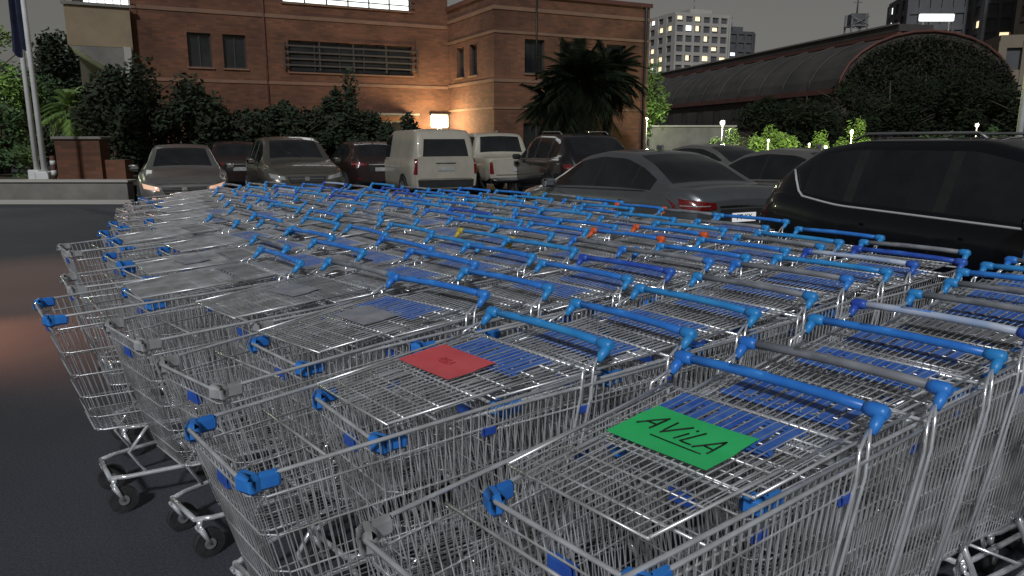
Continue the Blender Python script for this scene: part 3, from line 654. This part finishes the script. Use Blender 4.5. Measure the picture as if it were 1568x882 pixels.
# ---------------------------------------------------------------- low wall, pier, poles
w=MB();w.box((-14.6,18.75,.26),(10,.35,.52),'concrete',ch=.02);w.box((-14.6,18.75,.55),(10.1,.45,.06),'tw',ch=.01)
w.obj('low_wall')
k_=MB();k_.box((-14.4,18.2,.06),(10.2,.18,.12),'tw',ch=.02);k_.obj('kerb')
g2=MB();g2.poly([(-40,18.9,.42),(-9.6,18.9,.42),(-9.6,26,.42),(-40,26,.42)],'bark');g2.obj('planting_bed')
bp=MB();bp.box((-12.1,21.2,.78),(1.25,.5,1.56),'brick');bp.box((-12.1,21.2,1.6),(1.4,.62,.09),'concrete',ch=.02);bp.box((-11.2,21.3,.5),(.6,.4,1.0),'brick');bp.obj('brick_pier')
def flagpole(x,y,fl):
    f=MB();f.tube([(0,0,0),(0,0,9)],[.075,.05],'white',10);f.box((0,0,.58),(.35,.35,.35),'white',ch=.03)
    f.tube([(0,0,9),(0,0,9.12)],[.06,.02],'steel',8)
    if fl:
        n=14;g_={}
        for i in range(n+1):
            for j in range(13):
                u=i/n;t=j/12
                g_[i,j]=Vector((-.05-u*.42*(.5+.5*t),.09*math.sin(u*13+t*2),8.3-t*4.6-u*.5*(1-t)+.1*math.sin(u*9)))
        for i in range(n):
            for j in range(12): f.poly([g_[i,j],g_[i+1,j],g_[i+1,j+1],g_[i,j+1]],'flag',True)
    return f.obj('flagpole',(x,y,0))
flagpole(-12.25,19.6,True);flagpole(-12.95,20.4,False)
bl=MB();bl.tube([(0,0,.4),(0,0,1.15)],.06,'redf',10);bl.tube([(0,0,.65),(0,0,.78)],.064,'white',10);bl.tube([(0,0,.92),(0,0,1.03)],.064,'white',10);bl.obj('bollard',(-11.95,19.5,0))
rw=MB();rw.box((8.6,37,1.05),(4.6,.25,2.1),'concrete');rw.box((8.6,37,2.13),(4.7,.36,.08),'tw',ch=.01);rw.box((19.5,37.5,.8),(18,.25,1.6),'hallw')
rw.obj('perimeter_wall')
def lamp_post(x,y,h,e,col=(1,.95,.8),r=.1):
    l=MB();l.tube([(0,0,0),(0,0,h)],[.05,.03],'steel',8);l.tube([(0,0,h),(0,0,h+.4*r),(0,0,h+1.6*r),(0,0,h+2*r)],[.4*r,r,r,.4*r],'lamp',10);l.tube([(0,0,h+2*r),(0,0,h+2.4*r)],[r*1.3,r*.5],'steel',10)
    o=l.obj('street_lamp',(x,y,0));q=pl_light('lamp_light',(0,-.3,h+.1),e,col,.12);q.parent=o
    return o
lamp_post(px(1098,31.5),31.5,2.1,120,(.95,1,.6),.09)
lamp_post(px(1168,29.3),29.3,1.45,80,(.95,1,.4),.04);lamp_post(px(1292,29.3),29.3,1.75,170,(.95,1,.4),.06)
lamp_post(px(1230,29.5),29.5,1.3,60,(.95,1,.4),.04)
lamp_post(px(1478,29),29,2.0,45,(1,.9,.6),.06);lamp_post(px(1255,28),28,1.2,8,(1,.9,.7),.05)
lamp_post(px(985,35.8),35.8,2.4,80,(.9,1,.6),.05)
lamp_post(px(-15,27),27,4.6,420,(.85,1,.6),.1);lamp_post(px(105,22.6),22.6,1.2,16,(1,.8,.5),.04)
tp=MB();tp.tube([(0,0,0),(0,0,9)],[.11,.07],'white',10);tp.tube([(0,0,8.8),(-.6,0,9.2),(-1.2,0,9.3)],.04,'steel',6);tp.box((-1.3,0,9.28),(.5,.18,.1),'steel',ch=.02);tp.obj('light_pole',(px(1543,24),24,0))
# ---------------------------------------------------------------- vaulted hall
hb=MB();Lh=42
prof=[(-6.0,0),(-6.0,4.2)]+[(-6.0*math.cos(t*math.pi/14),4.2+3.5*math.sin(t*math.pi/14)) for t in range(1,14)]+[(6.0,4.2),(6.0,0)]
for i in range(len(prof)-1):
    (x0,z0),(x1,z1)=prof[i],prof[i+1]
    hb.poly([(x0,0,z0),(x1,0,z1),(x1,Lh,z1),(x0,Lh,z0)],'roof' if 0<i<len(prof)-2 else 'hallw')
hb.poly([(x,0.01,z) for x,z in prof],'hallw')
hb.tube([(x*1.01,-.05,z+.06) for x,z in prof[1:-1]],.09,'redf',6)
for j in range(1,14):
    hb.tube([(x*1.01,j*3,z+.03) for x,z in prof[1:9]],.07,'roof',4)
hb.box((-2.3,Lh/2,7.55),(.3,Lh,.22),'redf');hb.box((-1.2,Lh/2,7.9),(2.3,Lh,.4),'roof');hb.box((-2.4,Lh/2,8.12),(.12,Lh,.1),'concrete')
hb.box((-6.1,Lh/2,4.25),(.3,Lh,.3),'redf')
for j in range(14): hb.box((-6.05,1.5+j*3,2.9),(.12,1.8,1.4),'dglass')
ho=hb.obj('vaulted_hall',(25.0,46,0),.2)
iv=MB()
for i in range(9000):
    t=R.uniform(0,math.pi);rr=R.random()**.5
    x=6.0*math.cos(t)*rr;z=4.2*R.random() if R.random()<.45 else 4.2+3.3*math.sin(t)*rr
    if R.random()<.12: continue
    p=Vector((x,-.12-R.random()*.35,z));u=Vector((R.gauss(0,1),R.gauss(0,.4),R.gauss(0,1))).normalized();q=u.orthogonal().normalized();s_=.2*R.uniform(.5,1.2)
    iv.poly([p-u*s_*.6,p+q*s_*.35,p+u*s_*.6,p-q*s_*.35],'leafdd')
io=iv.obj('ivy',tuple(ho.location),ho.rotation_euler[2])
# ---------------------------------------------------------------- towers
def tower(name,x,y,w,d,h,rz,nf,nc,wallk,lit,litk=('litw','lit','litc'),z0=0,balc=False,ndc=3):
    mb=MB();fh=h/nf
    mb.box((0,0,h/2),(w-.8,d-.8,h-.1),'tg')
    for f in range(nf+1): mb.box((0,0,min(f*fh+.25,h)),(w,d,fh*.34),wallk)
    for c in range(nc+1): mb.box((-w/2+.4+(w-.8)*c/nc,-d/2+.15,h/2),(w/nc*.25,.5,h),wallk)
    for c in range(ndc+1):
        for s_ in(-1,1): mb.box((s_*(w/2-.13),-d/2+.4+(d-.8)*c/ndc,h/2),(.5,d/ndc*.4,h),wallk)
    for f in range(nf):
        for c in range(nc):
            if R.random()<lit:
                u=-w/2+.4+(w-.8)*(c+.5)/nc; ww=w/nc*.6*R.choice([1,.55,.8])
                mb.box((u,-d/2+.36,f*fh+fh*.66),(ww,.1,fh*R.choice([.5,.35,.5])),R.choice(litk))
        for c in range(ndc):
            if R.random()<lit*.5:
                v=-d/2+.4+(d-.8)*(c+.5)/ndc
                for s_ in(-1,1): mb.box((s_*(w/2-.36),v,f*fh+fh*.66),(.1,d/ndc*.35,fh*.45),R.choice(litk))
    mb.box((w*.1,0,h+1.2),(w*.4,d*.5,2.4),wallk);mb.tube([(w*.1,0,h+2),(w*.1,0,h+6)],.15,'steel',5)
    return mb.obj(name,(x,y,z0),rz)
tower('apartment_tower',px(1040,250),250,20,16,38.5,.35,13,6,'tw',.45,('litw','litw','lit'))
tower('apartment_tower',px(1100,262),262,10,14,35,.35,12,3,'tg',.08)
tower('office_tower',px(1530,180),180,24,20,46,-.25,15,8,'tg',.4,('litw','lit','litw'))
tower('office_tower',px(1640,150),150,22,20,50,-.25,16,7,'tb',.4)
tower('office_building',px(1400,190),190,18,16,34,-.2,9,7,'tg',.3,('litc','lit'))
tower('office_building',px(1545,85),85,9,8,11.5,-.25,3,4,'tb',.75,('litc','lit'))
tower('office_building',px(1455,210),210,14,12,38,-.1,11,5,'tg',.3)
tower('apartment_block',px(1130,300),300,30,14,26,.2,9,9,'tb',.1)
tower('apartment_block',px(1230,320),320,34,14,26,.1,9,9,'tg',.1)
sg=MB();sg.box((0,0,0),(8,.6,1.6),'lit',ch=.2);sg.tube([(-3,0,-8),(-3,0,-1)],.2,'steel',6);sg.tube([(3,0,-8),(3,0,-1)],.2,'steel',6);sg.obj('rooftop_sign',(px(1400,178),178,28.2))
tt=MB()
for s1 in(-1,1):
    for s2 in(-1,1): tt.tube([(s1*3,s2*3,0),(s1*2.6,s2*2.6,43)],.35,'steel',5)
for i in range(14):
    z=i*3;tt.box((0,0,z),(6,6,.3),'steel')
    tt.tube([(-3,-3,z),(3,-3,z+3)],.15,'steel',4);tt.tube([(3,-3,z),(-3,-3,z+3)],.15,'steel',4)
tt.box((0,0,41),(4.5,4.5,4),'tg');tt.tube([(0,0,43),(0,0,57)],[.3,.08],'steel',6);tt.tube([(-1.5,0,47),(1.5,0,47)],.12,'steel',4);tt.tube([(-1,0,51),(1,0,51)],.12,'steel',4)
tt.obj('antenna_tower',(px(1284,270),270,0))
hs=MB();hs.box((0,0,2.5),(16,8,5),'hallw');hs.box((0,0,5.1),(16.6,8.6,.3),'redf');
for i in range(5): hs.box((-6+i*3,-4.02,2),(1.2,.06,1.3),'dglass' if i%2 else 'litw')
hs.obj('house',(-32,60,0))
# ---------------------------------------------------------------- road glow from a vehicle lamp off to the left
def spot(loc,tgt,e,col,size,r=.1):
    sp=bpy.data.lights.new('vehicle_lamp_light','SPOT');sp.energy=e;sp.color=col;sp.spot_size=math.radians(size);sp.spot_blend=1;sp.shadow_soft_size=r
    so=bpy.data.objects.new('vehicle_lamp_light',sp);sc.collection.objects.link(so);so.location=loc
    so.rotation_euler=(Vector(tgt)-so.location).to_track_quat('-Z','Y').to_euler()
spot((-5.7,6.0,1.1),(-4.35,5.95,0),260,(1,.36,.18),66)
spot((-7.6,9.4,3.8),(-5.4,8.4,0),420,(1,.52,.30),74,.3)
# ---------------------------------------------------------------- world & sun
wd=bpy.data.worlds.new('World');sc.world=wd;wd.use_nodes=True
N=wd.node_tree.nodes;L=wd.node_tree.links;bg=N['Background']
EL=math.radians(36);AZ=math.radians(8)
sk=N.new('ShaderNodeTexSky');sk.sky_type='NISHITA';sk.sun_disc=False;sk.sun_elevation=EL;sk.sun_rotation=math.radians(188)
hsv=N.new('ShaderNodeHueSaturation');hsv.inputs['Saturation'].default_value=.12;L.new(sk.outputs[0],hsv.inputs['Color'])
mx=N.new('ShaderNodeMix');mx.data_type='RGBA';mx.blend_type='MULTIPLY';mx.inputs[0].default_value=1;mx.inputs[7].default_value=(1,.96,.89,1)
L.new(hsv.outputs[0],mx.inputs[6]);L.new(mx.outputs[2],bg.inputs['Color']);bg.inputs['Strength'].default_value=.023
s=bpy.data.lights.new('sun','SUN');s.energy=1.75;s.angle=math.radians(4);s.color=(.91,.95,1)
sn=bpy.data.objects.new('sun',s);sc.collection.objects.link(sn)
sd=Vector((-math.sin(AZ)*math.cos(EL),-math.cos(AZ)*math.cos(EL),math.sin(EL)))
sn.rotation_euler=(-sd).to_track_quat('-Z','Y').to_euler()
# ---------------------------------------------------------------- camera
cam=bpy.data.cameras.new('camera');cam.lens=26;cam.sensor_width=36;cam.clip_start=.05;cam.clip_end=2000
co=bpy.data.objects.new('camera',cam);sc.collection.objects.link(co);co.location=(0,0,1.65);co.rotation_euler=(math.radians(78.4),0,0)
sc.camera=co
